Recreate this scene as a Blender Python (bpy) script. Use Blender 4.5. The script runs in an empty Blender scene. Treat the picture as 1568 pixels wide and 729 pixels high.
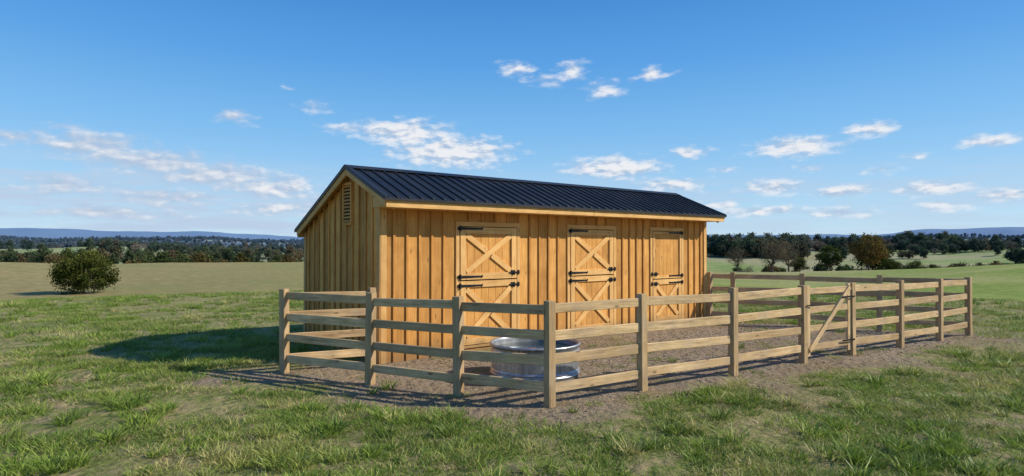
import bpy, math, random
import numpy as np
from mathutils import Vector, Matrix
random.seed(7); rng=np.random.default_rng(11)
scene=bpy.context.scene
V=Vector
# ------------------------------------------------------------------ helpers
def link(o):
    scene.collection.objects.link(o); return o
def smooth(a,b,x):
    t=np.clip((x-a)/(b-a),0,1); return t*t*(3-2*t)
_tab=np.random.default_rng(5).random((256,256))
def vnoise(x,y):
    x=np.asarray(x,float); y=np.asarray(y,float)
    xi=np.floor(x).astype(int); yi=np.floor(y).astype(int)
    fx=x-xi; fy=y-yi; fx=fx*fx*(3-2*fx); fy=fy*fy*(3-2*fy)
    a=_tab[xi&255,yi&255]; b=_tab[(xi+1)&255,yi&255]; c=_tab[xi&255,(yi+1)&255]; d=_tab[(xi+1)&255,(yi+1)&255]
    return (a*(1-fx)+b*fx)*(1-fy)+(c*(1-fx)+d*fx)*fy
def fbm(x,y,o=4):
    s=0;a=.5
    for i in range(o):
        s=s+a*vnoise(x*2**i+17.3*i,y*2**i+5.1*i); a*=.5
    return s/(1-.5**o)
class NT:
    def __init__(s,nt): s.nt=nt; nt.nodes.clear()
    def n(s,t,**k):
        nd=s.nt.nodes.new(t)
        for a,b in k.items(): setattr(nd,a,b)
        return nd
    def put(s,sock,v):
        if isinstance(v,bpy.types.NodeSocket): s.nt.links.new(v,sock)
        elif v is not None:
            if isinstance(v,(tuple,list)) and len(v)==3 and sock.type=='RGBA': v=tuple(v)+(1,)
            sock.default_value=v
    def math(s,op,a,b=None,c=None,clamp=False):
        nd=s.n('ShaderNodeMath',operation=op,use_clamp=clamp)
        s.put(nd.inputs[0],a); s.put(nd.inputs[1],b) if b is not None else 0
        if c is not None: s.put(nd.inputs[2],c)
        return nd.outputs[0]
    def vm(s,op,a,b=None):
        nd=s.n('ShaderNodeVectorMath',operation=op)
        s.put(nd.inputs[0],a)
        if b is not None: s.put(nd.inputs[1],b)
        return nd.outputs['Value'] if op in('LENGTH','DOT_PRODUCT') else nd.outputs[0]
    def noise(s,vec,scale,detail=4,rough=.55,dist=0):
        nd=s.n('ShaderNodeTexNoise'); s.put(nd.inputs['Vector'],vec)
        nd.inputs['Scale'].default_value=scale; nd.inputs['Detail'].default_value=detail
        nd.inputs['Roughness'].default_value=rough; nd.inputs['Distortion'].default_value=dist
        return nd.outputs['Fac']
    def mix(s,f,a,b,mode='MIX'):
        nd=s.n('ShaderNodeMix',data_type='RGBA',blend_type=mode)
        s.put(nd.inputs[0],f); s.put(nd.inputs[6],a); s.put(nd.inputs[7],b)
        return nd.outputs[2]
    def map(s,v,a,b,c=0.,d=1.,smoothst=True):
        nd=s.n('ShaderNodeMapRange'); 
        if smoothst: nd.interpolation_type='SMOOTHSTEP'
        s.put(nd.inputs[0],v)
        for i,q in enumerate((a,b,c,d)): nd.inputs[i+1].default_value=q
        return nd.outputs[0]
    def attr(s,name):
        nd=s.n('ShaderNodeAttribute'); nd.attribute_name=name; return nd.outputs['Fac']
    def bump(s,h,st,dist=.02):
        nd=s.n('ShaderNodeBump'); nd.inputs['Strength'].default_value=st; nd.inputs['Distance'].default_value=dist
        s.put(nd.inputs['Height'],h); return nd.outputs[0]
    def bsdf(s,col,rough=.8,metal=0.,normal=None,spec=.3):
        b=s.n('ShaderNodeBsdfPrincipled'); s.put(b.inputs['Base Color'],col); s.put(b.inputs['Roughness'],rough)
        s.put(b.inputs['Metallic'],metal); b.inputs['Specular IOR Level'].default_value=spec
        if normal is not None: s.put(b.inputs['Normal'],normal)
        return b.outputs[0]
    def out(s,sh):
        o=s.n('ShaderNodeOutputMaterial'); s.put(o.inputs[0],sh)
def newmat(name):
    m=bpy.data.materials.new(name); m.use_nodes=True; return m,NT(m.node_tree)
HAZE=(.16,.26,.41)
def haze(t,col):  # aerial haze painted into base colour, by distance from world origin
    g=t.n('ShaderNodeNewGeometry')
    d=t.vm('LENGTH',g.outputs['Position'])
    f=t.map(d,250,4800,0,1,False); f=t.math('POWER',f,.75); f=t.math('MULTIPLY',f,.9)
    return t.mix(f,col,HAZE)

# ------------------------------------------------------------------ materials
def wood(name,dark,light,knots=.5,grey=0.,rough=.72,basedirt=False,streak=.3):
    m,t=newmat(name)
    uv=t.n('ShaderNodeUVMap').outputs[0]
    sc=t.vm('MULTIPLY',uv,(1.6,26,1))
    g=t.noise(sc,1.,6,.65,.6)
    fine=t.noise(t.vm('MULTIPLY',uv,(4,160,1)),1.,3,.6)
    blot=t.noise(uv,2.3,4,.6)
    f=t.math('MULTIPLY_ADD',g,.75,t.math('MULTIPLY',fine,.3))
    f=t.map(f,.3,.78)
    c=t.mix(f,dark,light)
    c=t.mix(t.map(blot,.3,.75,0,.5),c,tuple(x*.66 for x in dark))
    tint=t.attr('tint')
    c=t.mix(1.,c,t.mix(tint,(.74,.70,.66),(1.16,1.14,1.10)),'MULTIPLY')
    vo=t.n('ShaderNodeTexVoronoi'); t.put(vo.inputs['Vector'],t.vm('MULTIPLY',uv,(2.2,6.5,1))); vo.inputs['Scale'].default_value=1.
    k=t.map(vo.outputs['Distance'],.05,.15,1,0)
    c=t.mix(t.math('MULTIPLY',k,knots),c,tuple(x*.25 for x in dark))
    if grey>0:
        gn=t.noise(uv,3.,5,.6)
        c=t.mix(t.map(gn,.4,.75,0,grey),c,(.36,.285,.205))
        dk=t.noise(t.vm('MULTIPLY',uv,(1.2,14,1)),1.,4,.7)
        c=t.mix(t.map(dk,.52,.72,0,.65),c,(.15,.095,.055))
    if basedirt:
        gz=t.n('ShaderNodeSeparateXYZ'); ge=t.n('ShaderNodeNewGeometry'); t.put(gz.inputs[0],ge.outputs['Position'])
        zz=t.math('ADD',gz.outputs[2],t.math('MULTIPLY',t.noise(ge.outputs['Position'],5.,4),-.35))
        c=t.mix(t.map(zz,-.15,.25,.6,0),c,(.19,.125,.065))
    b=t.bump(f,.35,.006)
    t.out(t.bsdf(c,rough,0,b,.25)); return m
M_bd  =wood('barn_board_wood',(.58,.262,.055),(.84,.475,.145),.6,basedirt=True)
M_bat =wood('barn_batten_wood',(.52,.225,.045),(.79,.43,.12),.4,basedirt=True)  # darker than the boards: batten shadows put into the wood colour
M_trim=wood('barn_trim_wood',(.66,.36,.11),(.88,.57,.235),.5,basedirt=True)
M_fen =wood('fence_wood',(.48,.315,.135),(.84,.63,.37),.8,.5,.85)
def plain(name,col,rough=.5,metal=0.,nz=.3,sc=8,spec=.4,bmp=.1):
    m,t=newmat(name)
    tc=t.n('ShaderNodeTexCoord').outputs['Object']
    n=t.noise(tc,sc,5,.6)
    c=t.mix(t.map(n,.3,.7,0,1),tuple(x*(1-nz) for x in col),tuple(min(1,x*(1+nz)) for x in col))
    t.out(t.bsdf(c,t.math('MULTIPLY_ADD',n,.25,rough-.12),metal,t.bump(n,bmp,.004),spec)); return m
M_roof=plain('black_roof_metal',(.019,.020,.022),.45,0.,.35,1.3,.35,.05)
M_iron=plain('black_iron',(.012,.012,.013),.45,.3,.3,30)
M_dark=plain('dark_interior',(.02,.014,.01),.9)
M_bark=plain('bark',(.10,.075,.055),.9,0,.4,3,.2,.5)
m,t=newmat('galvanised_steel'); tc=t.n('ShaderNodeTexCoord').outputs['Object']
vo=t.n('ShaderNodeTexVoronoi'); t.put(vo.inputs['Vector'],tc); vo.inputs['Scale'].default_value=38
bw=t.n('ShaderNodeRGBToBW'); t.put(bw.inputs[0],vo.outputs['Color'])
st=t.noise(t.vm('MULTIPLY',tc,(6,6,1.2)),1.5,5,.6)
c=t.mix(bw.outputs[0],(.36,.39,.42),(.60,.63,.66)); c=t.mix(t.map(st,.4,.7,0,.65),c,(.26,.255,.24))
t.out(t.bsdf(c,t.math('MULTIPLY_ADD',st,.3,.28),.85,t.bump(bw.outputs[0],.06,.003),.5)); M_galv=m
M_galvin=plain('dull_zinc_interior',(.22,.23,.23),.6,.5,.35,6)
m,t=newmat('trough_water'); tc=t.n('ShaderNodeTexCoord').outputs['Object']
t.out(t.bsdf((.03,.045,.04),.06,0,t.bump(t.noise(tc,6,2),.1,.01),.5)); M_water=m
def leafmat(name,a,b,autumn=None,am=.0):
    m,t=newmat(name)
    oi=t.n('ShaderNodeObjectInfo').outputs['Random']
    tint=t.attr('tint')
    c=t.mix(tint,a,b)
    if autumn:
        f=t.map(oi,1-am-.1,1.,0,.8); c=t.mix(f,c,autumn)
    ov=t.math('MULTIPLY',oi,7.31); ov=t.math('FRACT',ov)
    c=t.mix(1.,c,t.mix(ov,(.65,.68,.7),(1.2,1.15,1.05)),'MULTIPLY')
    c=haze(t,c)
    d=t.n('ShaderNodeBsdfDiffuse'); t.put(d.inputs[0],c)
    tr=t.n('ShaderNodeBsdfTranslucent'); t.put(tr.inputs[0],c)
    mx=t.n('ShaderNodeMixShader'); mx.inputs[0].default_value=.25
    t.put(mx.inputs[1],d.outputs[0]); t.put(mx.inputs[2],tr.outputs[0]); t.out(mx.outputs[0]); return m
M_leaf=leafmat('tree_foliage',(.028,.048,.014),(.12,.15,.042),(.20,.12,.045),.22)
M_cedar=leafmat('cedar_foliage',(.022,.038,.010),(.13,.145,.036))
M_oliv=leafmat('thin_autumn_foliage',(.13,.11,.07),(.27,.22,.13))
def grassmat(name,dry):
    m,t=newmat(name)
    g=t.n('ShaderNodeNewGeometry').outputs['Position']
    oi=t.n('ShaderNodeObjectInfo').outputs['Random']
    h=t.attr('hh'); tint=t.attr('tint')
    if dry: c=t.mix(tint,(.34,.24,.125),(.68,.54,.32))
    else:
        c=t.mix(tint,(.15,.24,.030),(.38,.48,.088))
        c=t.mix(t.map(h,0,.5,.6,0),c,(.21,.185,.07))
        big=t.noise(g,.6,5,.65); c=t.mix(t.map(big,.48,.64,0,.65),c,(.47,.42,.15))
        dk=t.noise(g,1.1,3,.6); c=t.mix(t.map(dk,.42,.62,.45,0),c,(.10,.18,.025))
        c=t.mix(t.map(oi,.86,.94,0,.65),c,(.54,.45,.22))
    c=t.mix(1.,c,t.mix(oi,(.72,.76,.72),(1.22,1.2,1.1)),'MULTIPLY')
    d=t.bsdf(c,.5,0,None,.3)
    tr=t.n('ShaderNodeBsdfTranslucent'); t.put(tr.inputs[0],c)
    mx=t.n('ShaderNodeMixShader'); mx.inputs[0].default_value=.32
    t.put(mx.inputs[1],d); t.put(mx.inputs[2],tr.outputs[0]); t.out(mx.outputs[0]); return m
M_grass=grassmat('grass_blades',False); M_straw=grassmat('dry_grass_blades',True)

# ------------------------------------------------------------------ board mesh builder
class Boards:
    def __init__(s): s.v=[];s.f=[];s.uv=[];s.ti=[];s.mi=[]
    def board(s,p0,p1,wd,w,t,tint=None,mi=0,taper=0):
        p0=V(p0);p1=V(p1);L=(p1-p0).length;a=(p1-p0).normalized();wd=V(wd);wd=(wd-a*wd.dot(a)).normalized();n=a.cross(wd)
        tint=random.random() if tint is None else tint
        o=len(s.v);ou=random.uniform(0,50);ow=random.uniform(0,50)
        for P,q in((p0,1),(p1,1-taper)):
            for i,j in((-1,-1),(1,-1),(1,1),(-1,1)):
                s.v.append(P+wd*(i*w/2*q)+n*(j*t/2))
        for k in range(4):
            k2=(k+1)%4; s.f.append((o+k,o+k2,o+4+k2,o+4+k))
            d=[0,w,w+t,2*w+t,2*w+2*t]
            s.uv+= [(ou,ow+d[k]),(ou,ow+d[k+1]),(ou+L,ow+d[k+1]),(ou+L,ow+d[k])]
        s.f.append((o+3,o+2,o+1,o)); s.uv+=[(ou,ow),(ou+.02,ow),(ou+.02,ow+w),(ou,ow+w)]
        s.f.append((o+4,o+5,o+6,o+7)); s.uv+=[(ou,ow),(ou+.02,ow),(ou+.02,ow+w),(ou,ow+w)]
        s.ti+= [tint]*6; s.mi+=[mi]*6
    def poly(s,pts,mi=0,ux=0,uy=2,tint=.5):
        o=len(s.v); s.v+=[V(p) for p in pts]; s.f.append(tuple(range(o,o+len(pts))))
        s.uv+=[(p[uy],p[ux]) for p in pts]; s.ti.append(tint); s.mi.append(mi)
    def obj(s,name,mats,parent=None,bevel=0,shade=False):
        me=bpy.data.meshes.new(name); me.from_pydata([tuple(p) for p in s.v],[],s.f)
        uvl=me.uv_layers.new(name='UVMap'); uvl.data.foreach_set('uv',np.array(s.uv,dtype=np.float32).ravel())
        at=me.attributes.new('tint','FLOAT','FACE'); at.data.foreach_set('value',np.array(s.ti,dtype=np.float32))
        for m in mats: me.materials.append(m)
        me.polygons.foreach_set('material_index',np.array(s.mi,dtype=np.int32)); me.update()
        o=bpy.data.objects.new(name,me); link(o)
        if parent: o.parent=parent
        if bevel:
            b=o.modifiers.new('bevel','BEVEL'); b.width=bevel; b.segments=1; b.limit_method='ANGLE'
        return o

# ------------------------------------------------------------------ terrain
def H(x,y):
    x=np.asarray(x,float);y=np.asarray(y,float)
    r=np.hypot(x,y); th=np.arctan2(x,y)
    h=-2.3*smooth(26,60,r)
    h=h-2.2*smooth(55,150,r)*np.exp(-((th-.36)/.26)**2)
    h=h+1.3*smooth(75,150,r)*smooth(.55,.75,np.abs(th))
    h=h-10*smooth(165,300,r)+8*smooth(320,720,r)-7*smooth(900,1400,r)
    h=h+(20+26*vnoise(th*6+3,0*th+.5))*smooth(1500,2800,r)
    h=h-20*smooth(2900,3600,r)
    h=h+(50+75*vnoise(th*6+9,0*th+3.5)+22*vnoise(th*19,0*th+7.5))*smooth(3700,5200,r)
    h=h+.07*(fbm(x*.35+40,y*.35+40,3)-.5)*smooth(0,4,r)
    h=h+1.4*(fbm(x*.02+9,y*.02+9,3)-.5)*smooth(40,110,r)
    h=h+26*(fbm(x*.0045+30,y*.0045+30,3)-.5)*smooth(300,600,r)+34*(fbm(x*.0013+60,y*.0013+60,3)-.5)*smooth(1200,3000,r)
    return h
P0=(.483,7.92);PL=(-3.686,10.09);BA=(-2.31,10.88);PE=(10.53,14.33);BB=(5.28,16.92)
poly=[P0,PE,(5.28,16.92),(-2.31,10.88+.4),PL]
def worn(x,y):
    s=0
    for (a,b,r,k) in((7.2,10.4,1.8,.6),(1.6,6.9,1.1,.6),(-1.6,8.1,1.3,.8),(11.8,12.6,1.8,.7),(4.2,8.6,1.0,.6),(-4.6,9.5,1.0,.6),(-.5,6.4,1.,.4),(9.5,9.3,1.4,.5),(-5,7.2,1.1,.45),(14,11,1.6,.5)):
        s=s+k*np.exp(-((x-a)**2+(y-b)**2)/(r*r))
    return s
def sdist(x,y):
    d=np.full(np.shape(x),-1e9)
    for i in range(len(poly)):
        a=poly[i];b=poly[(i+1)%len(poly)]
        ex,ey=b[0]-a[0],b[1]-a[1];l=math.hypot(ex,ey)
        d=np.maximum(d,((x-a[0])*ey-(y-a[1])*ex)/l)
    d=np.where(d>1.4,1.4+(d-1.4)*.25,d)
    return d-1.0*worn(x,y)
ANG=900
rr=list(np.arange(.3,26,.12)); r=26.
while r<9500: r*=1.03; rr.append(r)
rr=np.array(rr); th=np.linspace(0,2*np.pi,ANG,endpoint=False)
R,T=np.meshgrid(rr,th,indexing='ij'); X=R*np.sin(T);Y=R*np.cos(T);Z=H(X,Y)
nr=len(rr); verts=np.stack([X.ravel(),Y.ravel(),Z.ravel()],1)
verts=np.vstack([verts,[[0,0,float(H(0,0))]]])
i=np.arange(nr-1)[:,None];j=np.arange(ANG)[None,:];j2=(j+1)%ANG
F=np.stack([(i*ANG+j),(i*ANG+j2),((i+1)*ANG+j2),((i+1)*ANG+j)],-1).reshape(-1,4)[:, ::-1]
faces=F.tolist()+[[nr*ANG,k,(k+1)%ANG][::-1] for k in range(ANG)]
me=bpy.data.meshes.new('grass_field_terrain'); me.from_pydata(verts.tolist(),[],faces)
dirt=np.clip(.5-(sdist(verts[:,0],verts[:,1])-.3)/1.8,0,1)
r_=np.hypot(verts[:,0],verts[:,1]); th_=np.arctan2(verts[:,0],verts[:,1])
field=smooth(38,58,r_)*(1-smooth(170,260,r_))*np.clip(.25-th_*1.8,0.0,1)
FT=.52
forest=smooth(FT-.03,FT+.02,fbm(verts[:,0]*.0035+3,verts[:,1]*.0035+8,3))*smooth(900,1100,r_)
forest=np.maximum(forest,smooth(3300,3800,r_)*.9)
for nm,a in(('dirt',dirt),('field',field),('forest',forest)):
    at=me.attributes.new(nm,'FLOAT','POINT'); at.data.foreach_set('value',a.astype(np.float32))
me.polygons.foreach_set('use_smooth',[True]*len(me.polygons))
terrain=link(bpy.data.objects.new('grass_ground',me))
m,t=newmat('pasture_ground')
g=t.n('ShaderNodeNewGeometry').outputs['Position']
n1=t.noise(g,.45,4,.6); n2=t.noise(g,3.,6,.65); n3=t.noise(g,22.,6,.7); n4=t.noise(g,.05,4,.6); n5=t.noise(g,.9,6,.6); n0=t.noise(g,.006,3,.5)
gr=t.mix(t.map(n3,.3,.7),(.11,.15,.03),(.26,.30,.08))
gr=t.mix(t.map(n2,.42,.66,0,.85),gr,(.45,.34,.19))
gr=t.mix(t.map(n1,.46,.68,0,.55),gr,(.40,.34,.15))
far=t.map(t.vm('LENGTH',g),22,55)
fg=t.mix(t.map(n5,.3,.7),(.16,.235,.038),(.30,.36,.08)); fg=t.mix(t.map(n4,.4,.65,0,.65),fg,(.39,.38,.13))
fg=t.mix(t.map(n0,.45,.56,0,.75),fg,(.40,.34,.17))
gr=t.mix(far,gr,fg)
fb=t.mix(t.map(n5,.3,.7),(.25,.20,.08),(.42,.34,.145)); fb=t.mix(t.map(n4,.35,.65,0,.55),fb,(.23,.245,.08))
gr=t.mix(t.attr('field'),gr,fb)
nf=t.noise(g,.03,6,.7)
gr=t.mix(t.attr('forest'),gr,t.mix(t.map(nf,.35,.65),(.02,.03,.015),(.07,.085,.04)))
di=t.mix(t.map(n3,.25,.75),(.20,.148,.10),(.50,.39,.265)); di=t.mix(t.map(n2,.4,.7,0,.6),di,(.27,.235,.15))
di=t.mix(t.map(n1,.45,.65,0,.5),di,(.25,.185,.12))
msk=t.math('ADD',t.attr('dirt'),t.math('MULTIPLY_ADD',n5,1.2,-.6)); msk=t.math('ADD',msk,t.math('MULTIPLY_ADD',n3,.6,-.3))
gr=t.mix(t.map(msk,.3,.6),gr,di)
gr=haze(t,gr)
vo=t.n('ShaderNodeTexVoronoi'); t.put(vo.inputs['Vector'],g); vo.inputs['Scale'].default_value=7.
hb=t.math('ADD',n3,t.math('MULTIPLY',n2,1.5)); hb=t.math('ADD',hb,t.math('MULTIPLY',t.map(vo.outputs['Distance'],0,.6),.8))
t.out(t.bsdf(gr,.95,0,t.bump(hb,1.,.06),.1)); me.materials.append(m); M_ground=m

# ------------------------------------------------------------------ instancing
def scatter(name,pts,rz,sc,ix,protos,tilt=None):
    col=bpy.data.collections.new(name+'_source')
    for p in protos: col.objects.link(p)
    me=bpy.data.meshes.new(name); me.from_pydata(pts.tolist(),[],[])
    for nm,a,ty in(('rz',rz,'FLOAT'),('sc',sc,'FLOAT'),('ix',ix,'INT')):
        at=me.attributes.new(nm,ty,'POINT'); at.data.foreach_set('value',a.astype(np.float32 if ty=='FLOAT' else np.int32))
    o=link(bpy.data.objects.new(name,me))
    ng=bpy.data.node_groups.new(name,'GeometryNodeTree')
    ng.interface.new_socket('Geometry',in_out='INPUT',socket_type='NodeSocketGeometry')
    ng.interface.new_socket('Geometry',in_out='OUTPUT',socket_type='NodeSocketGeometry')
    N=ng.nodes.new;Lk=ng.links.new
    gi=N('NodeGroupInput');go=N('NodeGroupOutput');ip=N('GeometryNodeInstanceOnPoints');ci=N('GeometryNodeCollectionInfo')
    ci.inputs['Collection'].default_value=col; ci.inputs['Separate Children'].default_value=True; ci.inputs['Reset Children'].default_value=True
    def na(n,ty):
        a=N('GeometryNodeInputNamedAttribute'); a.data_type=ty; a.inputs[0].default_value=n; return a.outputs[0]
    cx=N('ShaderNodeCombineXYZ'); Lk(na('rz','FLOAT'),cx.inputs[2])
    Lk(gi.outputs[0],ip.inputs['Points']); Lk(ci.outputs[0],ip.inputs['Instance'])
    ip.inputs['Pick Instance'].default_value=True; Lk(na('ix','INT'),ip.inputs['Instance Index'])
    Lk(cx.outputs[0],ip.inputs['Rotation']); Lk(na('sc','FLOAT'),ip.inputs['Scale'])
    Lk(ip.outputs[0],go.inputs[0])
    md=o.modifiers.new('instances','NODES'); md.node_group=ng
    return o
def mesh_np(name,v,f,mats,tint=None,hh=None,mi=None):
    me=bpy.data.meshes.new(name); me.from_pydata(np.asarray(v).tolist(),[],f if isinstance(f,list) else f.tolist())
    if tint is not None:
        at=me.attributes.new('tint','FLOAT','POINT'); at.data.foreach_set('value',np.asarray(tint,dtype=np.float32))
    if hh is not None:
        at=me.attributes.new('hh','FLOAT','POINT'); at.data.foreach_set('value',np.asarray(hh,dtype=np.float32))
    for m in mats: me.materials.append(m)
    if mi is not None: me.polygons.foreach_set('material_index',np.asarray(mi,dtype=np.int32))
    me.update(); return me
def blades(name,n,spread,hmin,hmax,w,lean,mat,seed):
    g=np.random.default_rng(seed)
    a=g.uniform(0,2*np.pi,n); rad=spread*np.sqrt(g.random(n)); bx=rad*np.cos(a);by=rad*np.sin(a)
    h=g.uniform(hmin,hmax,n); da=a+g.normal(0,.9,n); ln=h*np.abs(g.normal(lean,.35*lean+.1,n))
    dx=np.cos(da);dy=np.sin(da); fa=g.uniform(0,np.pi,n); px=np.cos(fa);py=np.sin(fa); ww=w*g.uniform(.6,1.3,n)/2
    V_=[];
    for fr,lf,wf in((0,0,1.),(.45,.22,.9),(.8,.6,.6)):
        cx=bx+dx*ln*lf; cy=by+dy*ln*lf; cz=h*fr-.01
        V_.append(np.stack([cx-px*ww*wf,cy-py*ww*wf,cz],1)); V_.append(np.stack([cx+px*ww*wf,cy+py*ww*wf,cz],1))
    V_.append(np.stack([bx+dx*ln*1.05,by+dy*ln*1.05,h*.97],1))
    V_=np.stack(V_,1).reshape(-1,3); f=[]
    for k in range(n):
        o=k*7; f+=[(o,o+1,o+3,o+2),(o+2,o+3,o+5,o+4),(o+4,o+5,o+6)]
    ti=np.repeat(g.random(n),7); hh=np.tile([0,0,.45,.45,.8,.8,1.],n)
    return bpy.data.objects.new(name,mesh_np(name,V_,f,[mat],ti,hh))
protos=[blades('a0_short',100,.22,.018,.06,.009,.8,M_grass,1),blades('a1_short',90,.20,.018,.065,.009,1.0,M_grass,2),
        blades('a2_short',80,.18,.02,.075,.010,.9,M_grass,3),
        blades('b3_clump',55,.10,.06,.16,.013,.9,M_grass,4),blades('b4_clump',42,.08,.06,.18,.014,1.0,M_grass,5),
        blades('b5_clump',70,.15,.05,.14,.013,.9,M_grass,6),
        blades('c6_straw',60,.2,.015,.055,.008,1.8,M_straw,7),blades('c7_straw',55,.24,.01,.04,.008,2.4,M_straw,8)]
def fan(n,r0,r1):
    r=np.sqrt(rng.uniform(r0*r0,r1*r1,n)); a=rng.uniform(-.95,.95,n); return r*np.sin(a),r*np.cos(a)
PX=[];RZ=[];SC=[];IX=[]
def addg(x,y,ix,sc):
    z=H(x,y); PX.append(np.stack([x,y,z],1)); RZ.append(rng.uniform(0,6.28,len(x))); SC.append(sc); IX.append(ix)
def inbarn(x,y,mg=.12):
    dx=x-BA[0];dy=y-BA[1];s=dx*.782+dy*.623;w=-dx*.623+dy*.782
    return (s>-mg)&(s<9.7+mg)&(w>-mg)&(w<3.65+mg)
for (r0,r1,dens,s0) in((3.2,9,29,1.),(9,15,19,1.1),(15,26,9,1.35),(26,44,3.5,1.8)):
    n=int(.95*(r1*r1-r0*r0)*dens); x,y=fan(n,r0,r1)
    sd=sdist(x,y)+1.7*(fbm(x*.9+5,y*.9+5,3)-.5)+.5*(vnoise(x*4,y*4)-.5)
    bare=.6*fbm(x*.75+20,y*.75+33,4)+.4*fbm(x*2.3+3,y*2.3+7,2)
    inn=(rng.random(n)<.22*(vnoise(x*1.3+4,y*1.3+8)>.55)+.05)&(sd>-2.6)
    keep=((sd>.4)|inn)&~inbarn(x,y)&(rng.random(n)<np.clip((bare-.39)*8,.10,1))
    sml=np.where(sd>.4,1.,.6)[keep]
    x=x[keep];y=y[keep];bare=bare[keep];k=len(x)
    ix=rng.integers(0,3,k); dry=rng.random(k)<np.clip((.50-bare)*6,.08,.85); ix[dry]=rng.integers(6,8,dry.sum())
    addg(x,y,ix,s0*sml*rng.uniform(.7,1.3,k))
for (r0,r1,dens,s0) in((3.2,9,22,1.),(9,15,11,1.05),(15,30,2.5,1.15)):
    n=int(.95*(r1*r1-r0*r0)*dens); x,y=fan(n,r0,r1)
    cl=.5*fbm(x*1.6+70,y*1.6+12,3)+.5*vnoise(x*3.1+9,y*3.1)
    sd=sdist(x,y)+1.3*(fbm(x*.9+5,y*.9+5,3)-.5)
    keep=((sd>.6)|((rng.random(n)<.03)&(sd>-2)))&~inbarn(x,y)&(rng.random(n)<np.clip((cl-.52)*9,.05,1))
    x=x[keep];y=y[keep];k=len(x)
    addg(x,y,rng.integers(3,6,k),s0*rng.uniform(.45,1.15,k))
n=4500; x=rng.uniform(-6,12,n);y=rng.uniform(7,18,n); sd=sdist(x,y); k_=(sd<1.2)&~inbarn(x,y)&(fbm(x+3,y+3,3)>.47); x=x[k_];y=y[k_]
addg(x,y,rng.integers(6,8,len(x)),rng.uniform(.35,.85,len(x)))
PX=np.vstack(PX);RZ=np.concatenate(RZ);SC=np.concatenate(SC);IX=np.concatenate(IX)
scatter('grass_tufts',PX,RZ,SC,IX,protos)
# clods of earth
m,t=newmat('dirt_clod'); g=t.n('ShaderNodeNewGeometry').outputs['Position']
t.out(t.bsdf(t.mix(t.noise(g,30,3),(.17,.125,.085),(.44,.34,.23)),.95,0,None,.1)); M_clod=m
cl=[]
for k in range(3):
    g_=np.random.default_rng(90+k); ph=(1+5**.5)/2
    vs=np.array([(-1,ph,0),(1,ph,0),(-1,-ph,0),(1,-ph,0),(0,-1,ph),(0,1,ph),(0,-1,-ph),(0,1,-ph),(ph,0,-1),(ph,0,1),(-ph,0,-1),(-ph,0,1)])/2
    vs=vs*g_.uniform(.6,1.2,(12,1))*np.array([1,.9,.55])*.022
    fs=[(0,11,5),(0,5,1),(0,1,7),(0,7,10),(0,10,11),(1,5,9),(5,11,4),(11,10,2),(10,7,6),(7,1,8),(3,9,4),(3,4,2),(3,2,6),(3,6,8),(3,8,9),(4,9,5),(2,4,11),(6,2,10),(8,6,7),(9,8,1)]
    cl.append(bpy.data.objects.new('clod%d'%k,mesh_np('clod%d'%k,vs,fs,[M_clod])))
n=9000; x=rng.uniform(-6,12,n);y=rng.uniform(6.5,18,n); k_=(sdist(x,y)<rng.uniform(-.3,1.2,n))&~inbarn(x,y); x=x[k_];y=y[k_]
scatter('dirt_clods',np.stack([x,y,H(x,y)+.004],1),rng.uniform(0,6.28,len(x)),rng.uniform(.3,1,len(x))**2*1.5,rng.integers(0,3,len(x)),cl)

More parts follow.
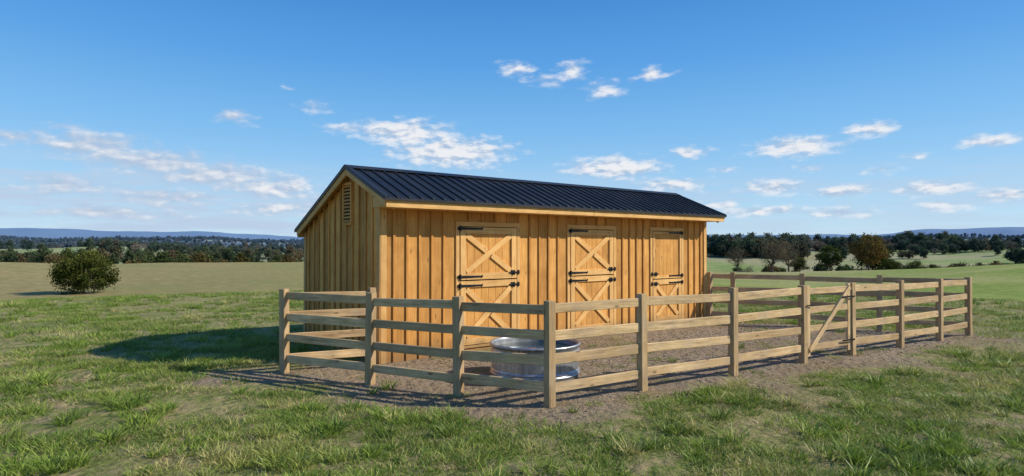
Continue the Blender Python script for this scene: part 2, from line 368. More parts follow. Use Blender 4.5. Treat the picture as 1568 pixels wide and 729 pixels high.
# ------------------------------------------------------------------ trees
def limb(vs,fs,p0,p1,r0,r1,n=6):
    p0=np.array(p0,float);p1=np.array(p1,float);a=p1-p0;a=a/np.linalg.norm(a)
    b=np.cross(a,[.3,.9,.1]);b/=np.linalg.norm(b);c=np.cross(a,b);o=len(vs)
    for P,q in((p0,r0),(p1,r1)):
        for k in range(n):
            an=2*np.pi*k/n; vs.append(P+(b*math.cos(an)+c*math.sin(an))*q)
    for k in range(n): fs.append((o+k,o+(k+1)%n,o+n+(k+1)%n,o+n+k))
def tree_mesh(name,seed,Ht,Rc,cb,ncl,per,ls,leaf,taper=0.,fill=.5,clr=.3,twigs=0):
    g=np.random.default_rng(seed); vs=[];fs=[]
    tr=Ht*.022+.04; p=np.array([0,0,-.4]);prev=tr*1.25;spine=[p]
    for k in range(5):
        q=np.array([g.normal(0,.03)*Ht*(k+1)/5,g.normal(0,.03)*Ht*(k+1)/5,Ht*.85*(k+1)/5]); nr_=tr*(1-.17*(k+1))
        limb(vs,fs,p,q,prev,nr_,7); p=q;prev=nr_;spine.append(q)
    spine=np.array(spine); cz=(Ht+cb)/2;hz=(Ht-cb)/2
    L=[];TI=[]
    for c in range(ncl):
        d=g.normal(size=3);d/=np.linalg.norm(d); rad=g.uniform(fill,1.)**.6
        lump=.72+.5*vnoise(d[0]*1.9+seed*3.1,d[1]*1.9+d[2]*2.3+9)
        zz=d[2]*rad*hz; f=1-taper*max(0,(zz/hz+1)/2)
        ce=np.array([d[0]*rad*Rc*lump*f,d[1]*rad*Rc*lump*f,cz+zz*(.85+.3*(lump-.7))])
        if c%2==0:
            k=int(np.clip((ce[2]/Ht)*5-1,1,4)); s=spine[k]; mid=(s+ce)/2+np.array([0,0,-.05*Ht*g.random()])
            limb(vs,fs,s,mid,tr*.38,tr*.22,4); limb(vs,fs,mid,ce,tr*.22,tr*.06,4)
            for q in range(twigs):
                e=ce+g.normal(size=3)*Rc*.3; limb(vs,fs,mid+(ce-mid)*g.random(),e,tr*.09,tr*.03,3)
        rc=Rc*clr*g.uniform(.6,1.2); n=int(per*g.uniform(.6,1.3))
        pt=ce+g.normal(size=(n,3))*rc*np.array([.6,.6,.45])
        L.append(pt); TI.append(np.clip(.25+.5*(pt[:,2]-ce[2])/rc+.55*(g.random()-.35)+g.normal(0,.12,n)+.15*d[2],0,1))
    L=np.vstack(L);TI=np.concatenate(TI);n=len(L)
    a=g.normal(size=(n,3));a/=np.linalg.norm(a,axis=1)[:,None];b=np.cross(a,g.normal(size=(n,3)));b/=np.linalg.norm(b,axis=1)[:,None]
    s=(ls*g.uniform(.5,1.2,n))[:,None]
    q=np.stack([L-a*s-b*s*.3,L+b*s*.6-a*s*.1,L+a*s+b*s*.2,L-b*s*.7],1).reshape(-1,3)
    o=len(vs); nb=len(fs)
    allv=np.vstack([np.array(vs),q]); fs+=[(o+4*k,o+4*k+1,o+4*k+2,o+4*k+3) for k in range(n)]
    ti=np.concatenate([np.zeros(o),np.repeat(TI,4)])
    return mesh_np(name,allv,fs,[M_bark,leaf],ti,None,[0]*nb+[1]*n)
def place(name,me,x,y,s=1.,rz=0.,dz=0):
    o=link(bpy.data.objects.new(name,me)); o.location=(x,y,float(H(x,y))+dz); o.scale=(s,s,s); o.rotation_euler=(0,0,rz); return o
cedar=tree_mesh('cedar',3,2.95,2.3,-.1,100,190,.07,M_cedar,.15,.3,.2)
o=place('cedar_bush',cedar,-40.0,58.,1.17); o.scale[2]=1.4
oakA=tree_mesh('oakA',21,9,4.2,1.0,60,90,.24,M_leaf,.1,.3,.27)
oakB=tree_mesh('oakB',22,8,4.6,.8,65,90,.24,M_leaf,.2,.3,.25)
bareA=tree_mesh('bareA',23,9,4.0,1.5,60,26,.16,M_oliv,.1,.2,.32,5)
for (nm,me_,x,y,s) in(('oak_tree',oakA,92,160,1.05),('oak_tree',oakB,100,172,1.0),('oak_tree',oakA,86,168,.8),('bare_autumn_tree',bareA,67,160,1.1),('bare_autumn_tree',bareA,74,166,.95),('bare_autumn_tree',bareA,61,168,.8),('oak_tree',oakB,112,185,.7),('oak_tree',oakB,81,175,.55),('oak_tree',oakA,130,200,.7),('oak_tree',oakB,136,205,.6)):
    place(nm,me_,x,y,s,random.uniform(0,6))
tp=[bpy.data.objects.new('t%d'%k,tree_mesh('t%d'%k,40+k,*a)) for k,a in enumerate([
 (9,4.2,.6,45,50,.42,M_leaf,.1,.3,.28),(10,3.6,.8,42,50,.42,M_leaf,.3,.3,.3),(8,4.6,.3,48,50,.42,M_leaf,.1,.3,.28),(9,3.2,.5,40,46,.42,M_leaf,.55,.3,.3),(8.5,4.,1,44,22,.3,M_oliv,.1,.2,.35,3)])]
TX=[];TY=[];TS=[];TIx=[]
def cluster(x0,x1,y0,y1,n,s0,s1,types=(0,1,2,3,0,1,2,4)):
    TX.append(rng.uniform(x0,x1,n));TY.append(rng.uniform(y0,y1,n));TS.append(rng.uniform(s0,s1,n));TIx.append(rng.choice(types,n))
def polar(t0,t1,r0,r1,n,s0,s1,thr=None,types=(0,1,2,3,0,1,2,4),thr2=None):
    t_=rng.uniform(t0,t1,n);r_=rng.uniform(r0,r1,n);x=r_*np.sin(t_);y=r_*np.cos(t_)
    if thr is not None:
        k=fbm(x*.0035+3,y*.0035+8,3)>thr; x=x[k];y=y[k]
    if thr2 is not None:
        k=fbm(x*.012+31,y*.012+18,3)>thr2; x=x[k];y=y[k]
    n=len(x);TX.append(x);TY.append(y);TS.append(rng.uniform(s0,s1,n));TIx.append(rng.choice(types,n))
d=math.radians; TT=(0,1,2,3,0,1,2,4)
cluster(-262,-208,300,335,24,.8,1.2)
cluster(-158,-122,240,262,20,.9,1.2,(0,1,2))
cluster(-118,-84,232,262,11,.7,1.0)
cluster(-205,-165,330,360,12,.7,1.1)
cluster(-110,-60,300,330,12,.6,.9)
polar(d(-50),d(-16),400,520,170,.7,1.25,None,TT,.50)
polar(d(-50),d(-16),640,900,450,.9,1.4,None,TT,.52)
polar(d(-60),d(60),540,620,150,.7,1.1,None,TT,.54)
polar(d(15),d(25.5),560,700,170,1.4,2.0)
polar(d(24),d(33),640,860,260,1.1,1.6,None,TT,.47)
polar(d(20),d(50),330,350,36,.6,1.,None,(0,1,2,4),.46)
polar(d(26),d(48),400,500,130,.7,1.2,None,(0,1,2,3,4),.5)
polar(d(30),d(50),260,290,22,.6,.9,None,(0,1,2,3,4),.45)
polar(d(30),d(52),620,900,460,.9,1.4,None,TT,.52)
polar(d(-70),d(70),760,900,500,.9,1.3,None,TT,.54)
polar(d(-70),d(70),1000,3300,11000,1.0,1.5,FT)
polar(d(-70),d(70),2300,2900,2500,1.1,1.6)
TX=np.concatenate(TX);TY=np.concatenate(TY)
scatter('distant_treeline',np.stack([TX,TY,H(TX,TY)-.2],1),rng.uniform(0,6.28,len(TX)),np.concatenate(TS),np.concatenate(TIx),tp)

# ------------------------------------------------------------------ paddock fence
B=Boards(); RH=(.25,.58,.91,1.24)
def post(x,y,ang,h=1.37,w=.115):
    z=float(H(x,y)); dx=random.uniform(-.018,.018);dy=random.uniform(-.018,.018)
    B.board((x,y,z-.3),(x+dx,y+dy,z+h+random.uniform(-.03,.03)),(math.cos(ang),math.sin(ang),0),w*random.uniform(.96,1.04),w,random.uniform(.0,.5))
def rails(a,b,skip=()):
    az=float(H(*a));bz=float(H(*b))
    for k,h in enumerate(RH):
        j1=random.uniform(-.02,.02);j2=random.uniform(-.02,.02)
        ex=(b[0]-a[0],b[1]-a[1]);l=math.hypot(*ex);ex=(ex[0]/l,ex[1]/l)
        B.board((a[0]+ex[0]*.03,a[1]+ex[1]*.03,az+h+j1),(b[0]-ex[0]*.03,b[1]-ex[1]*.03,bz+h+j2),(0,0,1),.128+random.uniform(-.008,.008),.038+.002*k)
def along(p,dr,ts): return [(p[0]+dr[0]*t_,p[1]+dr[1]*t_) for t_ in ts]
dl=(-.887,.4617);dr_=(.843,.538);db=(-.896,.444)
left=along(P0,dl,[0,1.367,2.933,4.70]); right=along(P0,dr_,[0,1.61,3.58,5.46,7.0,8.80,10.49,11.92])
back=along(PE,db,[0,1.786,3.47,5.15])
aL=math.atan2(dl[1],dl[0]);aR=math.atan2(dr_[1],dr_[0]);aB=math.atan2(db[1],db[0])
for p in left[1:]: post(*p,aL)
for p in right: post(*p,aR)
for p in back[1:]: post(*p,aB)
for a,b in zip(left[:-1],left[1:]): rails(a,b)
for i_,(a,b) in enumerate(zip(right[:-1],right[1:])):
    if i_!=3: rails(a,b)
for a,b in zip(back[:-1],back[1:]): rails(a,b)
ra=(BA[0]-.12,BA[1]-.09); post(*ra,aR); rails(left[-1],ra)
rb=(BB[0]+.1,BB[1]-.02); post(*rb,aR); rails(back[-1],rb)
B.obj('wooden_paddock_fence',[M_fen],None,.006)
gate=bpy.data.objects.new('wooden_gate',None); link(gate)
g0=(right[3][0]+dr_[0]*.13,right[3][1]+dr_[1]*.13);g1=(right[4][0]-dr_[0]*.11,right[4][1]-dr_[1]*.11)
B=Boards(); nrm=(dr_[1],-dr_[0])
zg=float(H(*g0))
for p in(g0,g1): B.board((p[0],p[1],zg+.10),(p[0],p[1],zg+1.34),(dr_[0],dr_[1],0),.10,.045)
B.obj('gate_stiles',[M_fen],gate,.004)
B=Boards()
for k,h in enumerate(RH): B.board((g0[0]+dr_[0]*.05,g0[1]+dr_[1]*.05,zg+h),(g1[0]-dr_[0]*.05,g1[1]-dr_[1]*.05,zg+h),(0,0,1),.11,.035)
B.obj('gate_rails',[M_fen],gate,.004)
B=Boards(); o=.036
B.board((g0[0]+nrm[0]*o,g0[1]+nrm[1]*o,zg+.2),(g1[0]+nrm[0]*o,g1[1]+nrm[1]*o,zg+1.28),(0,0,1),.09,.032,.9)
B.obj('gate_brace',[M_fen],gate,.004)
B=Boards()
for h in(.3,1.1): B.board((g1[0]-dr_[0]*.3+nrm[0]*.06,g1[1]-dr_[1]*.3+nrm[1]*.06,zg+h),(g1[0]+dr_[0]*.1+nrm[0]*.07,g1[1]+dr_[1]*.1+nrm[1]*.07,zg+h),(0,0,1),.03,.006,.3)
B.board((g0[0]-dr_[0]*.12+nrm[0]*.07,g0[1]-dr_[1]*.12+nrm[1]*.07,zg+1.0),(g0[0]+dr_[0]*.1+nrm[0]*.06,g0[1]+dr_[1]*.1+nrm[1]*.06,zg+1.0),(0,0,1),.02,.012,.3)
B.obj('gate_hardware',[M_iron],gate)

# ------------------------------------------------------------------ barn
barn=bpy.data.objects.new('wooden_horse_barn',None); link(barn)
barn.location=(BA[0],BA[1],0); barn.rotation_euler=(0,0,math.atan2(.623,.782))
LB,WB=9.7,3.65; EY,EZ=-.48,2.885; RY,RZ_=1.10,3.546; BY,BZ=3.74,2.40
def roofz(y): return EZ+(RZ_-EZ)*(y-EY)/(RY-EY) if y<RY else RZ_+(BZ-RZ_)*(y-RY)/(BY-RY)
SOF=2.715
doors=[(1.655,3.055),(4.58,5.98),(7.42,8.59)]; DB,DT=.13,2.42; JW=.09
B=Boards(); BT=Boards()
xs=[0]; 
for a,b in doors: xs+=[a-JW,b+JW]
xs.append(LB)
for q in range(0,len(xs),2):
    x0,x1=xs[q],xs[q+1]; n=round((x1-x0)/.275); w=(x1-x0)/n
    for k in range(n):
        B.board((x0+w*(k+.5),.012,-.05),(x0+w*(k+.5),.012,SOF+.05),(1,0,0),w-.003,.022)
        if k: BT.board((x0+w*k,-.0145,-.02),(x0+w*k,-.0145,SOF-.002),(1,0,0),.046,.029)
for a,b in doors:
    n=5;w=(b-a+2*JW)/n
    for k in range(n):
        B.board((a-JW+w*(k+.5),.012,DT+.02),(a-JW+w*(k+.5),.012,SOF+.05),(1,0,0),w-.003,.022)
        if k: BT.board((a-JW+w*k,-.0145,DT+JW+.022),(a-JW+w*k,-.0145,SOF-.002),(1,0,0),.046,.029)
    B.board((a-JW,.012,DB/2-.03),(b+JW,.012,DB/2-.03),(0,0,1),DB+.06,.022)
for gx,sg in((0,-1),(LB,1)):
    n=13;w=WB/n
    for k in range(n):
        y0,y1=w*k,w*(k+1); zt=min(roofz(y0),roofz(y1))-.05; 
        yc=(y0+y1)/2
        B.board((gx-sg*.012,yc,-.05),(gx-sg*.012,yc,zt),(0,1,0),w-.003,.022)
        if k: BT.board((gx+sg*.0145,y0,-.02),(gx+sg*.0145,y0,roofz(y0)-.05),(0,1,0),.046,.029)
    for ya,yb in((EY+.02,RY),(RY,WB-.02)):
        B.board((gx-sg*.035,ya,roofz(ya)-.13),(gx-sg*.035,yb,roofz(yb)-.13),(0,0,1),.2,.02)
    B.poly([(gx-sg*.02,EY+.03,SOF),(gx-sg*.02,.0,SOF),(gx-sg*.02,.0,roofz(0)-.04),(gx-sg*.02,EY+.03,roofz(EY)-.03)],0,1,2)
n=33;w=LB/n
for k in range(n):
    B.board((w*(k+.5),WB-.012,-.05),(w*(k+.5),WB-.012,roofz(WB)-.04),(1,0,0),w-.003,.022)
    if k: BT.board((w*k,WB+.0105,-.02),(w*k,WB+.0105,roofz(WB)-.06),(1,0,0),.048,.021)
B.obj('wall_boards',[M_bd],barn,0); BT.obj('battens',[M_bat],barn,.003)
B=Boards()
B.board((.055,-.014,-.03),(.055,-.014,SOF-.002),(1,0,0),.11,.027,.6); B.board((LB-.055,-.014,-.03),(LB-.055,-.014,SOF-.002),(1,0,0),.11,.027,.6)
B.board((-.0125,.038,-.03),(-.0125,.038,roofz(.0)-.06),(0,1,0),.12,.024,.3); B.board((-.0125,WB-.05,-.03),(-.0125,WB-.05,roofz(WB)-.06),(0,1,0),.10,.024,.3)
B.board((LB+.0125,.038,-.03),(LB+.0125,.038,roofz(.0)-.06),(0,1,0),.12,.024,.3); B.board((LB+.0125,WB-.05,-.03),(LB+.0125,WB-.05,roofz(WB)-.06),(0,1,0),.10,.024,.3)
GO=.14
B.board((-GO,EY+.0,2.785),(LB/2-.002,EY+.0,2.785),(0,0,1),.155,.026,.75); B.board((LB/2+.002,EY,2.785),(LB+GO,EY,2.785),(0,0,1),.155,.026,.85)
B.board((-GO,BY-.02,BZ-.09),(LB+GO,BY-.02,BZ-.09),(0,0,1),.13,.026,.6)
for k in range(4):
    yy=EY+.016+(0-EY-.02)*(k+.5)/4; B.board((-.01,yy,SOF+.004),(LB+.01,yy,SOF+.004),(0,1,0),.112,.014,.4+.1*k)
for gx,sg in((-GO,-1),(LB+GO,1)):
    for ya,yb in((EY-.012,RY),(RY,BY-.035)):
        B.board((gx+sg*.013,ya,roofz(ya)-.085),(gx+sg*.013,yb,roofz(yb)-.085),(0,0,1),.13,.026,.45)
    for ya,yb in((EY+.02,RY),(RY,BY-.05)):
        c=gx-sg*GO/2; B.board((c,ya,roofz(ya)-.06),(c,yb,roofz(yb)-.06),(1,0,0),GO-.004,.014,.3)
    c=gx-sg*GO/2
    B.board((c,EY+.02,SOF+.006),(c,.0,SOF+.006),(1,0,0),GO-.004,.014,.5)
    B.poly([(gx+sg*.003,EY+.01,SOF),(gx+sg*.003,.0,SOF+.02),(gx+sg*.003,.0,roofz(0)-.1),(gx+sg*.003,EY+.01,roofz(EY)-.09)],0,1,2)
B.obj('corner_and_eave_trim',[M_trim],barn,.004)
B=Boards(); x0,x1=-GO-.045,LB+GO+.045; ey=EY-.05;by=BY+.04
tk=.022
for ya,yb in((ey,RY),(RY,by)):
    za,zb=roofz(ya),roofz(yb)
    for zo in(0,-tk):
        B.poly([(x0,ya,za+zo),(x1,ya,za+zo),(x1,yb,zb+zo),(x0,yb,zb+zo)],0,0,1)
    for xx in(x0,x1): B.poly([(xx,ya,za),(xx,yb,zb),(xx,yb,zb-tk),(xx,ya,za-tk)],0,1,2)
B.poly([(x0,ey,roofz(ey)),(x1,ey,roofz(ey)),(x1,ey,roofz(ey)-tk),(x0,ey,roofz(ey)-tk)],0)
B.poly([(x0,by,roofz(by)),(x1,by,roofz(by)),(x1,by,roofz(by)-tk),(x0,by,roofz(by)-tk)],0)
B.obj('roof_panels',[M_roof],barn)
B=Boards(); n=43
for k in range(n+1):
    xx=x0+.02+(x1-x0-.04)*k/n
    for ya,yb in((ey+.001,RY-.02),(RY+.02,by-.001)):
        a=V((xx,ya,roofz(ya)+.012));b=V((xx,yb,roofz(yb)+.012)); B.board(a,b,(1,0,0),.034,.026)
    if k<n:
        for o_ in(.33,.66):
            x2=xx+(x1-x0-.04)/n*o_
            B.board((x2,ey+.001,roofz(ey)+.002),(x2,RY-.03,roofz(RY-.03)+.002),(1,0,0),.012,.008)
B.obj('roof_ribs',[M_roof],barn,.005)
B=Boards()
sl=(RZ_-EZ)/(RY-EY); sb=(BZ-RZ_)/(BY-RY)
B.board((x0-.01,RY-.085,RZ_-.085*sl+.034),(x1+.01,RY-.085,RZ_-.085*sl+.034),(0,1,sl),.19,.008)
B.board((x0-.01,RY+.085,RZ_+.085*sb+.034),(x1+.01,RY+.085,RZ_+.085*sb+.034),(0,1,sb),.19,.008)
for xx in(x0-.004,x1+.004):
    for ya,yb in((ey,RY),(RY,by)):
        B.board((xx,ya,roofz(ya)-.012),(xx,yb,roofz(yb)-.012),(0,0,1),.05,.006)
        B.board((xx+(.04 if xx<0 else -.04),ya,roofz(ya)+.028),(xx+(.04 if xx<0 else -.04),yb,roofz(yb)+.028),(1,0,0),.09,.006)
B.board((x0,ey-.004,roofz(ey)-.025),(x1,ey-.004,roofz(ey)-.025),(0,0,1),.03,.006)
B.obj('ridge_cap_and_drip_edge',[M_roof],barn)
B=Boards(); vy,vz0,vz1,vw=1.30,2.50,3.22,.36
B.board((-.03,vy-vw/2,vz0),(-.03,vy-vw/2,vz1),(0,1,0),.05,.055,.7);B.board((-.03,vy+vw/2,vz0),(-.03,vy+vw/2,vz1),(0,1,0),.05,.055,.7)
B.board((-.032,vy-vw/2-.03,vz0-.02),(-.032,vy+vw/2+.03,vz0-.02),(0,0,1),.05,.06,.7);B.board((-.032,vy-vw/2-.03,vz1+.02),(-.032,vy+vw/2+.03,vz1+.02),(0,0,1),.05,.06,.7)
for k in range(11):
    z=vz0+.04+(vz1-vz0-.06)*k/10; B.board((-.035,vy-vw/2+.02,z),(-.035,vy+vw/2-.02,z),(-.6,0,-.75),.055,.012,.8)
B.board((-.0305,vy,vz0),(-.0305,vy,vz1),(0,1,0),vw-.04,.004,mi=1)
B.obj('gable_vent',[M_bat,M_dark],barn)
for di_,(a,b) in enumerate(doors):
    B=Boards(); split=1.385 if di_<2 else 1.22
    B.board((a-JW/2-.004,-.014,-.0+.03),(a-JW/2-.004,-.014,DT+.012),(1,0,0),JW-.01,.034,.7)
    B.board((b+JW/2+.004,-.014,.03),(b+JW/2+.004,-.014,DT+.012),(1,0,0),JW-.01,.034,.8)
    B.board((a-JW,-.015,DT+.058),(b+JW,-.015,DT+.058),(0,0,1),.09,.036,.75)
    B.board((a-.0,-.004,DB-.03),(b+.0,-.004,DB-.03),(0,0,1),.05,.05,.4)
    B.obj('door_frame',[M_trim],barn,.004)
    HW=Boards()
    for (z0,z1,kind) in((DB+.01,split-.012,'X'),(split+.012,DT,'X' if di_<2 else 'P')):
        B=Boards(); x0_,x1_=a+.01,b-.01; nb=8;w=(x1_-x0_)/nb
        for k in range(nb): B.board((x0_+w*(k+.5),.004,z0+.004),(x0_+w*(k+.5),.004,z1-.004),(1,0,0),w-.003,.018,random.uniform(.4,.9),1)
        fw=.125 if kind=='X' else .07; yy=-.0215
        B.board((x0_+fw/2,yy,z0),(x0_+fw/2,yy,z1),(1,0,0),fw,.032,random.uniform(.5,1));B.board((x1_-fw/2,yy,z0),(x1_-fw/2,yy,z1),(1,0,0),fw,.032,random.uniform(.5,1))
        B.board((x0_+fw+.001,yy,z0+fw/2),(x1_-fw-.001,yy,z0+fw/2),(0,0,1),fw,.0315,random.uniform(.5,1));B.board((x0_+fw+.001,yy,z1-fw/2),(x1_-fw-.001,yy,z1-fw/2),(0,0,1),fw,.0315,random.uniform(.5,1))
        if kind=='X':
            xa,xb,za,zb=x0_+fw+.02,x1_-fw-.02,z0+fw+.03,z1-fw-.03
            B.board((xa,yy+.001,za),(xb,yy+.001,zb),(0,0,1),.11,.0295,.95)
            c=V(((xa+xb)/2,yy+.0012,(za+zb)/2));p=V((xa,yy+.0012,zb));q=V((xb,yy+.0012,za));dd=(q-p).normalized()*.075
            B.board(p,c-dd,(0,0,1),.11,.029,.85);B.board(c+dd,q,(0,0,1),.11,.029,.85)
        B.obj('door_leaf_'+('lower' if z0<1 else 'upper'),[M_trim,M_bd],barn,.003)
        side=1 if di_<2 else -1; hx=a if side==1 else b
        yh=-.042
        for hz in((z1-.09,) if z0<1 else (z0+.06,z1-.03)):
            HW.board((hx-side*.06,yh,hz),(hx+side*.5,yh,hz),(0,0,1),.055,.006,.5,taper=.4)
            HW.board((hx,yh-.008,hz-.05),(hx,yh-.008,hz+.05),(1,0,0),.03,.03)
            HW.board((hx+side*.49,yh,hz-.02),(hx+side*.53,yh,hz+.02),(0,0,1),.035,.006)
        lx=b if side==1 else a
        lz=z1-.10 if z0<1 else z0+.12
        HW.board((lx-side*.2,yh-.006,lz),(lx+side*.06,yh-.006,lz),(0,0,1),.028,.022)
        HW.board((lx-side*.16,yh,lz),(lx-side*.05,yh,lz),(0,0,1),.09,.008)
        HW.board((lx+side*.015,yh,lz),(lx+side*.055,yh,lz),(0,0,1),.09,.02)
        HW.board((lx-side*.1,yh-.02,lz-.06),(lx-side*.1,yh-.02,lz+.01),(1,0,0),.02,.014)
    HW.obj('door_hardware',[M_iron],barn)

# ------------------------------------------------------------------ stock tank
tank=bpy.data.objects.new('galvanised_water_trough',None); link(tank); tx,ty=.36,9.75
tank.location=(tx,ty,float(H(tx,ty)))
prof=[]; Rt=.68
def rib(z,w,a): return [(Rt+a*math.sin(math.pi*k/6)-.0,z-w/2+w*k/6) for k in range(7)]
prof=[(.0,.015),(Rt-.02,.012),(Rt-.003,.0),(Rt,.02)]
for z in(.09,.135): prof+=rib(z,.034,.019)
prof+=[(Rt,.17),(Rt,.30)]
for z in(.335,.385,.435): prof+=rib(z,.036,.019)
prof+=[(Rt,.46),(Rt,.508)]
for k in range(9):
    an=-math.pi/2-.3+k*(1.7*math.pi)/8; prof.append((Rt+.012+.021*math.cos(an),.527+.021*math.sin(an)))
nout=len(prof)
prof+=[(Rt-.012,.51),(Rt-.012,.05),(0,.045)]
S=96;vs=[];fs=[];mi=[]
for (r_,z) in prof:
    for k in range(S): an=2*math.pi*k/S; vs.append((r_*math.cos(an),r_*math.sin(an),z))
for i_ in range(len(prof)-1):
    for k in range(S): fs.append((i_*S+k,i_*S+(k+1)%S,(i_+1)*S+(k+1)%S,(i_+1)*S+k)); mi.append(1 if i_>=nout else 0)
me=bpy.data.meshes.new('tank_shell'); me.from_pydata(vs,[],fs); me.polygons.foreach_set('use_smooth',[True]*len(fs)); me.materials.append(M_galv); me.materials.append(M_galvin)
me.polygons.foreach_set('material_index',mi)
o=link(bpy.data.objects.new('tank_shell',me)); o.parent=tank
vs=[(0,0,.44)]+[((Rt-.013)*math.cos(2*math.pi*k/S),(Rt-.013)*math.sin(2*math.pi*k/S),.44) for k in range(S)]
me=bpy.data.meshes.new('water'); me.from_pydata(vs,[],[(0,k+1,(k+1)%S+1) for k in range(S)]); me.materials.append(M_water)
o=link(bpy.data.objects.new('water',me)); o.parent=tank
B=Boards(); an=-1.9
B.board((math.cos(an)*(Rt+.004),math.sin(an)*(Rt+.004),.02),(math.cos(an)*(Rt+.004),math.sin(an)*(Rt+.004),.50),(-math.sin(an),math.cos(an),0),.03,.01)
B.obj('tank_seam',[M_galv],tank)

# ------------------------------------------------------------------ light, sky
EL=math.radians(34.5); sdir=V((1,-.08,0)).normalized(); AZ=math.atan2(sdir.x,sdir.y)
sd_=V((sdir.x*math.cos(EL),sdir.y*math.cos(EL),math.sin(EL)))
L=bpy.data.lights.new('sun','SUN'); L.energy=5.0; L.angle=math.radians(.5); L.color=(1,.92,.80)
lo=link(bpy.data.objects.new('sun',L)); lo.rotation_euler=sd_.to_track_quat('Z','Y').to_euler(); lo.location=(20,0,20)
w=bpy.data.worlds.new('World'); scene.world=w; w.use_nodes=True; t=NT(w.node_tree)
# azimuth, elevation, half width, half height (degrees), strength
clouds=[(-9.8,10.2,4.1,.95,1.05),(-5.65,8.6,4.5,1.2,1.1),(9.3,7.1,3.5,.85,1.1),(24.7,8.3,2.9,.7,1.05),(30.2,9.3,1.6,.55,.95),(5.5,15.8,1.3,.85,.88),(.4,16.,1.7,.65,.78),(3.1,15.2,2.6,.7,.66),
(8.4,14.1,1.6,.75,.82),(12.8,15.1,1.2,.5,.92),(16.1,8.3,1.5,.5,.88),(22.8,5.,2.,.55,.98),(28,4.4,1.9,.48,.92),(14.5,5.4,2.8,.6,.92),(34.2,4.4,2.3,.5,.95),(37.5,7.7,1.6,.45,.95),(35.2,3.05,1.6,.38,.85),
(-34.2,7.6,3.4,.95,1.),(-30,6.7,3.8,.95,1.02),(-25.5,5.9,4.0,.95,1.02),(-21,5.1,3.6,.9,.98),(-35.8,4.5,3.2,.7,.92),(-29.1,4.0,3.4,.65,.94),(-24.2,10.8,1.6,.6,.8),(-17.6,12.1,1.4,.5,.75),(-38.8,7.8,1.5,.5,.88),(-35.4,8.9,1.5,.42,.75),
(22,3.0,2.8,.42,.88),(31,6.0,1.2,.4,.75),(-14.5,10.4,2.7,.6,.78),(-21,3.2,4.0,.55,.88),(-33,2.6,4.8,.55,.9),(28,2.7,2.2,.4,.85),(38.5,3.7,1.5,.42,.9),(18.5,3.6,2,.4,.85),(25.8,6.4,1.,.35,.8),(33,6.9,.9,.35,.75),(19,6.6,1.2,.35,.7),(-20,13.5,.9,.3,.55),(10.8,14.8,.7,.3,.7),
(52,9,4,.9,.9),(-55,8,5,.8,.8),(75,12,5,1,.8),(-85,11,5,1,.8),(130,9,6,1,.8),(-140,8,6,1,.8)]
tc=t.n('ShaderNodeTexCoord').outputs['Generated']
sp=t.n('ShaderNodeSeparateXYZ'); t.put(sp.inputs[0],t.vm('NORMALIZE',tc))
az=t.math('MULTIPLY',t.math('ARCTAN2',sp.outputs[0],sp.outputs[1]),57.2958)
el=t.math('MULTIPLY',t.math('ARCSINE',sp.outputs[2]),57.2958)
cb=t.n('ShaderNodeCombineXYZ'); t.put(cb.inputs[0],az); t.put(cb.inputs[1],el); P=cb.outputs[0]
nz=t.n('ShaderNodeTexNoise'); t.put(nz.inputs['Vector'],t.vm('MULTIPLY',P,(.55,1.1,0))); nz.inputs['Scale'].default_value=1.; nz.inputs['Detail'].default_value=3
wv=t.vm('SUBTRACT',nz.outputs['Color'],(.5,.5,.5)); wv=t.vm('MULTIPLY',wv,(2.0,.75,0)); Pw=t.vm('ADD',P,wv)
acc=None
for (a_,e_,cw,ch,s) in clouds:
    v=t.vm('SUBTRACT',Pw,(a_,e_,0)); v=t.vm('MULTIPLY',v,(1/(cw*1.2),1/(ch*1.2),0)); l=t.vm('LENGTH',v)
    mm=t.math('MULTIPLY_ADD',l,-s*.5,s)
    acc=mm if acc is None else t.math('MAXIMUM',acc,mm)
def cn(P): return t.noise(t.vm('MULTIPLY',P,(.6,1.35,1)),1.,6,.55)
n1_=cn(P); n2_=cn(t.vm('ADD',P,(.3,.35,0)))
m1=t.math('ADD',acc,t.math('MULTIPLY_ADD',n1_,1.0,-.5))
mask=t.map(m1,.32,.92)
low=t.noise(t.vm('MULTIPLY',P,(.10,.95,1)),1.,6,.6)
env=t.math('MULTIPLY',t.map(el,.3,1.5),t.map(el,4.,8.,1,0)); lm=t.math('MULTIPLY',t.map(low,.36,.62),env)
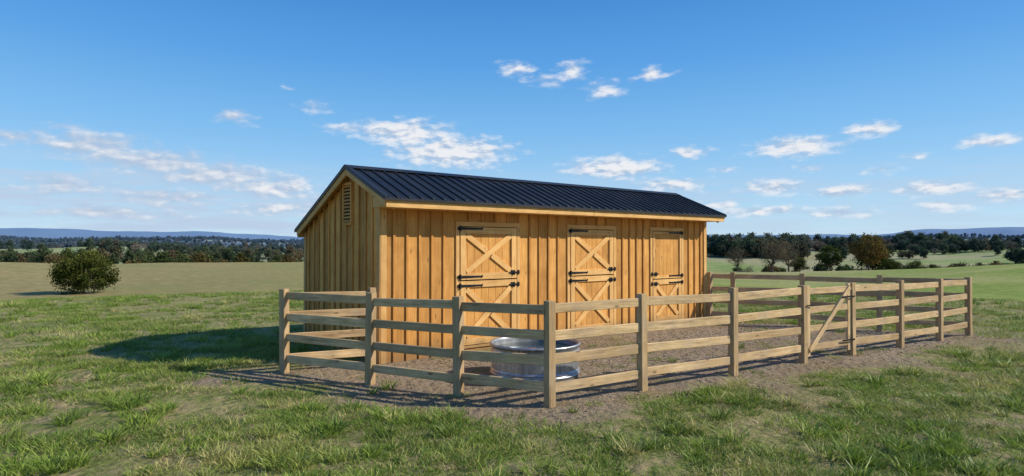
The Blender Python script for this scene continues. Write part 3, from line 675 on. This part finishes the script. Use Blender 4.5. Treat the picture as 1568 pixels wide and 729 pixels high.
leftw=t.map(az,5,-25,.45,.95); lm=t.math('MULTIPLY',lm,leftw)
sky=t.n('ShaderNodeTexSky'); sky.sky_type='NISHITA'; sky.sun_disc=False; sky.sun_elevation=EL; sky.sun_rotation=AZ; sky.air_density=1.0; sky.dust_density=.3; sky.ozone_density=2.0; sky.altitude=200
K=1/.12
ramp=t.n('ShaderNodeValToRGB'); t.put(ramp.inputs[0],t.math('DIVIDE',el,90.))
cr=ramp.color_ramp; cr.elements[0].position=0; cr.elements[0].color=(.56,.76,.92,1); cr.elements[1].position=1; cr.elements[1].color=(.04,.15,.48,1)
for p_,c_ in((.045,(.40,.67,.93,1)),(.11,(.21,.52,.90,1)),(.18,(.095,.37,.82,1)),(.26,(.04,.245,.68,1)),(.5,(.035,.18,.55,1))):
    e=cr.elements.new(p_); e.color=c_
rc=t.vm('SCALE',ramp.outputs[0]); t.nt.nodes[-1].inputs['Scale'].default_value=K
base=t.mix(.86,sky.outputs[0],rc)
lit=t.math('MULTIPLY_ADD',t.math('SUBTRACT',n2_,n1_),-2.6,.3)
lit=t.math('ADD',lit,t.math('MULTIPLY',t.math('SUBTRACT',m1,.4),.6))
lit=t.math('MULTIPLY',lit,t.map(az,-12,-28,1.,.45))
ccol=t.mix(t.map(lit,0,.8),(.44*K,.55*K,.72*K),(.88*K,.88*K,.90*K))
c=t.mix(lm,base,(.50*K,.62*K,.79*K)); c=t.mix(t.math('MULTIPLY',mask,.93),c,ccol)
bg=t.n('ShaderNodeBackground'); t.put(bg.inputs[0],c); bg.inputs[1].default_value=.12
wo=t.n('ShaderNodeOutputWorld'); t.put(wo.inputs[0],bg.outputs[0])
# ------------------------------------------------------------------ camera
cam=bpy.data.cameras.new('camera'); co=link(bpy.data.objects.new('camera',cam)); scene.camera=co
cam.sensor_width=36; cam.lens=36*950/1568; cam.clip_end=20000; cam.clip_start=.1
co.location=(0,0,2.05); co.rotation_euler=(math.radians(90)+math.atan(12.5/950),0,0)
scene.view_settings.view_transform='Standard'; scene.view_settings.look='None'; scene.view_settings.exposure=0
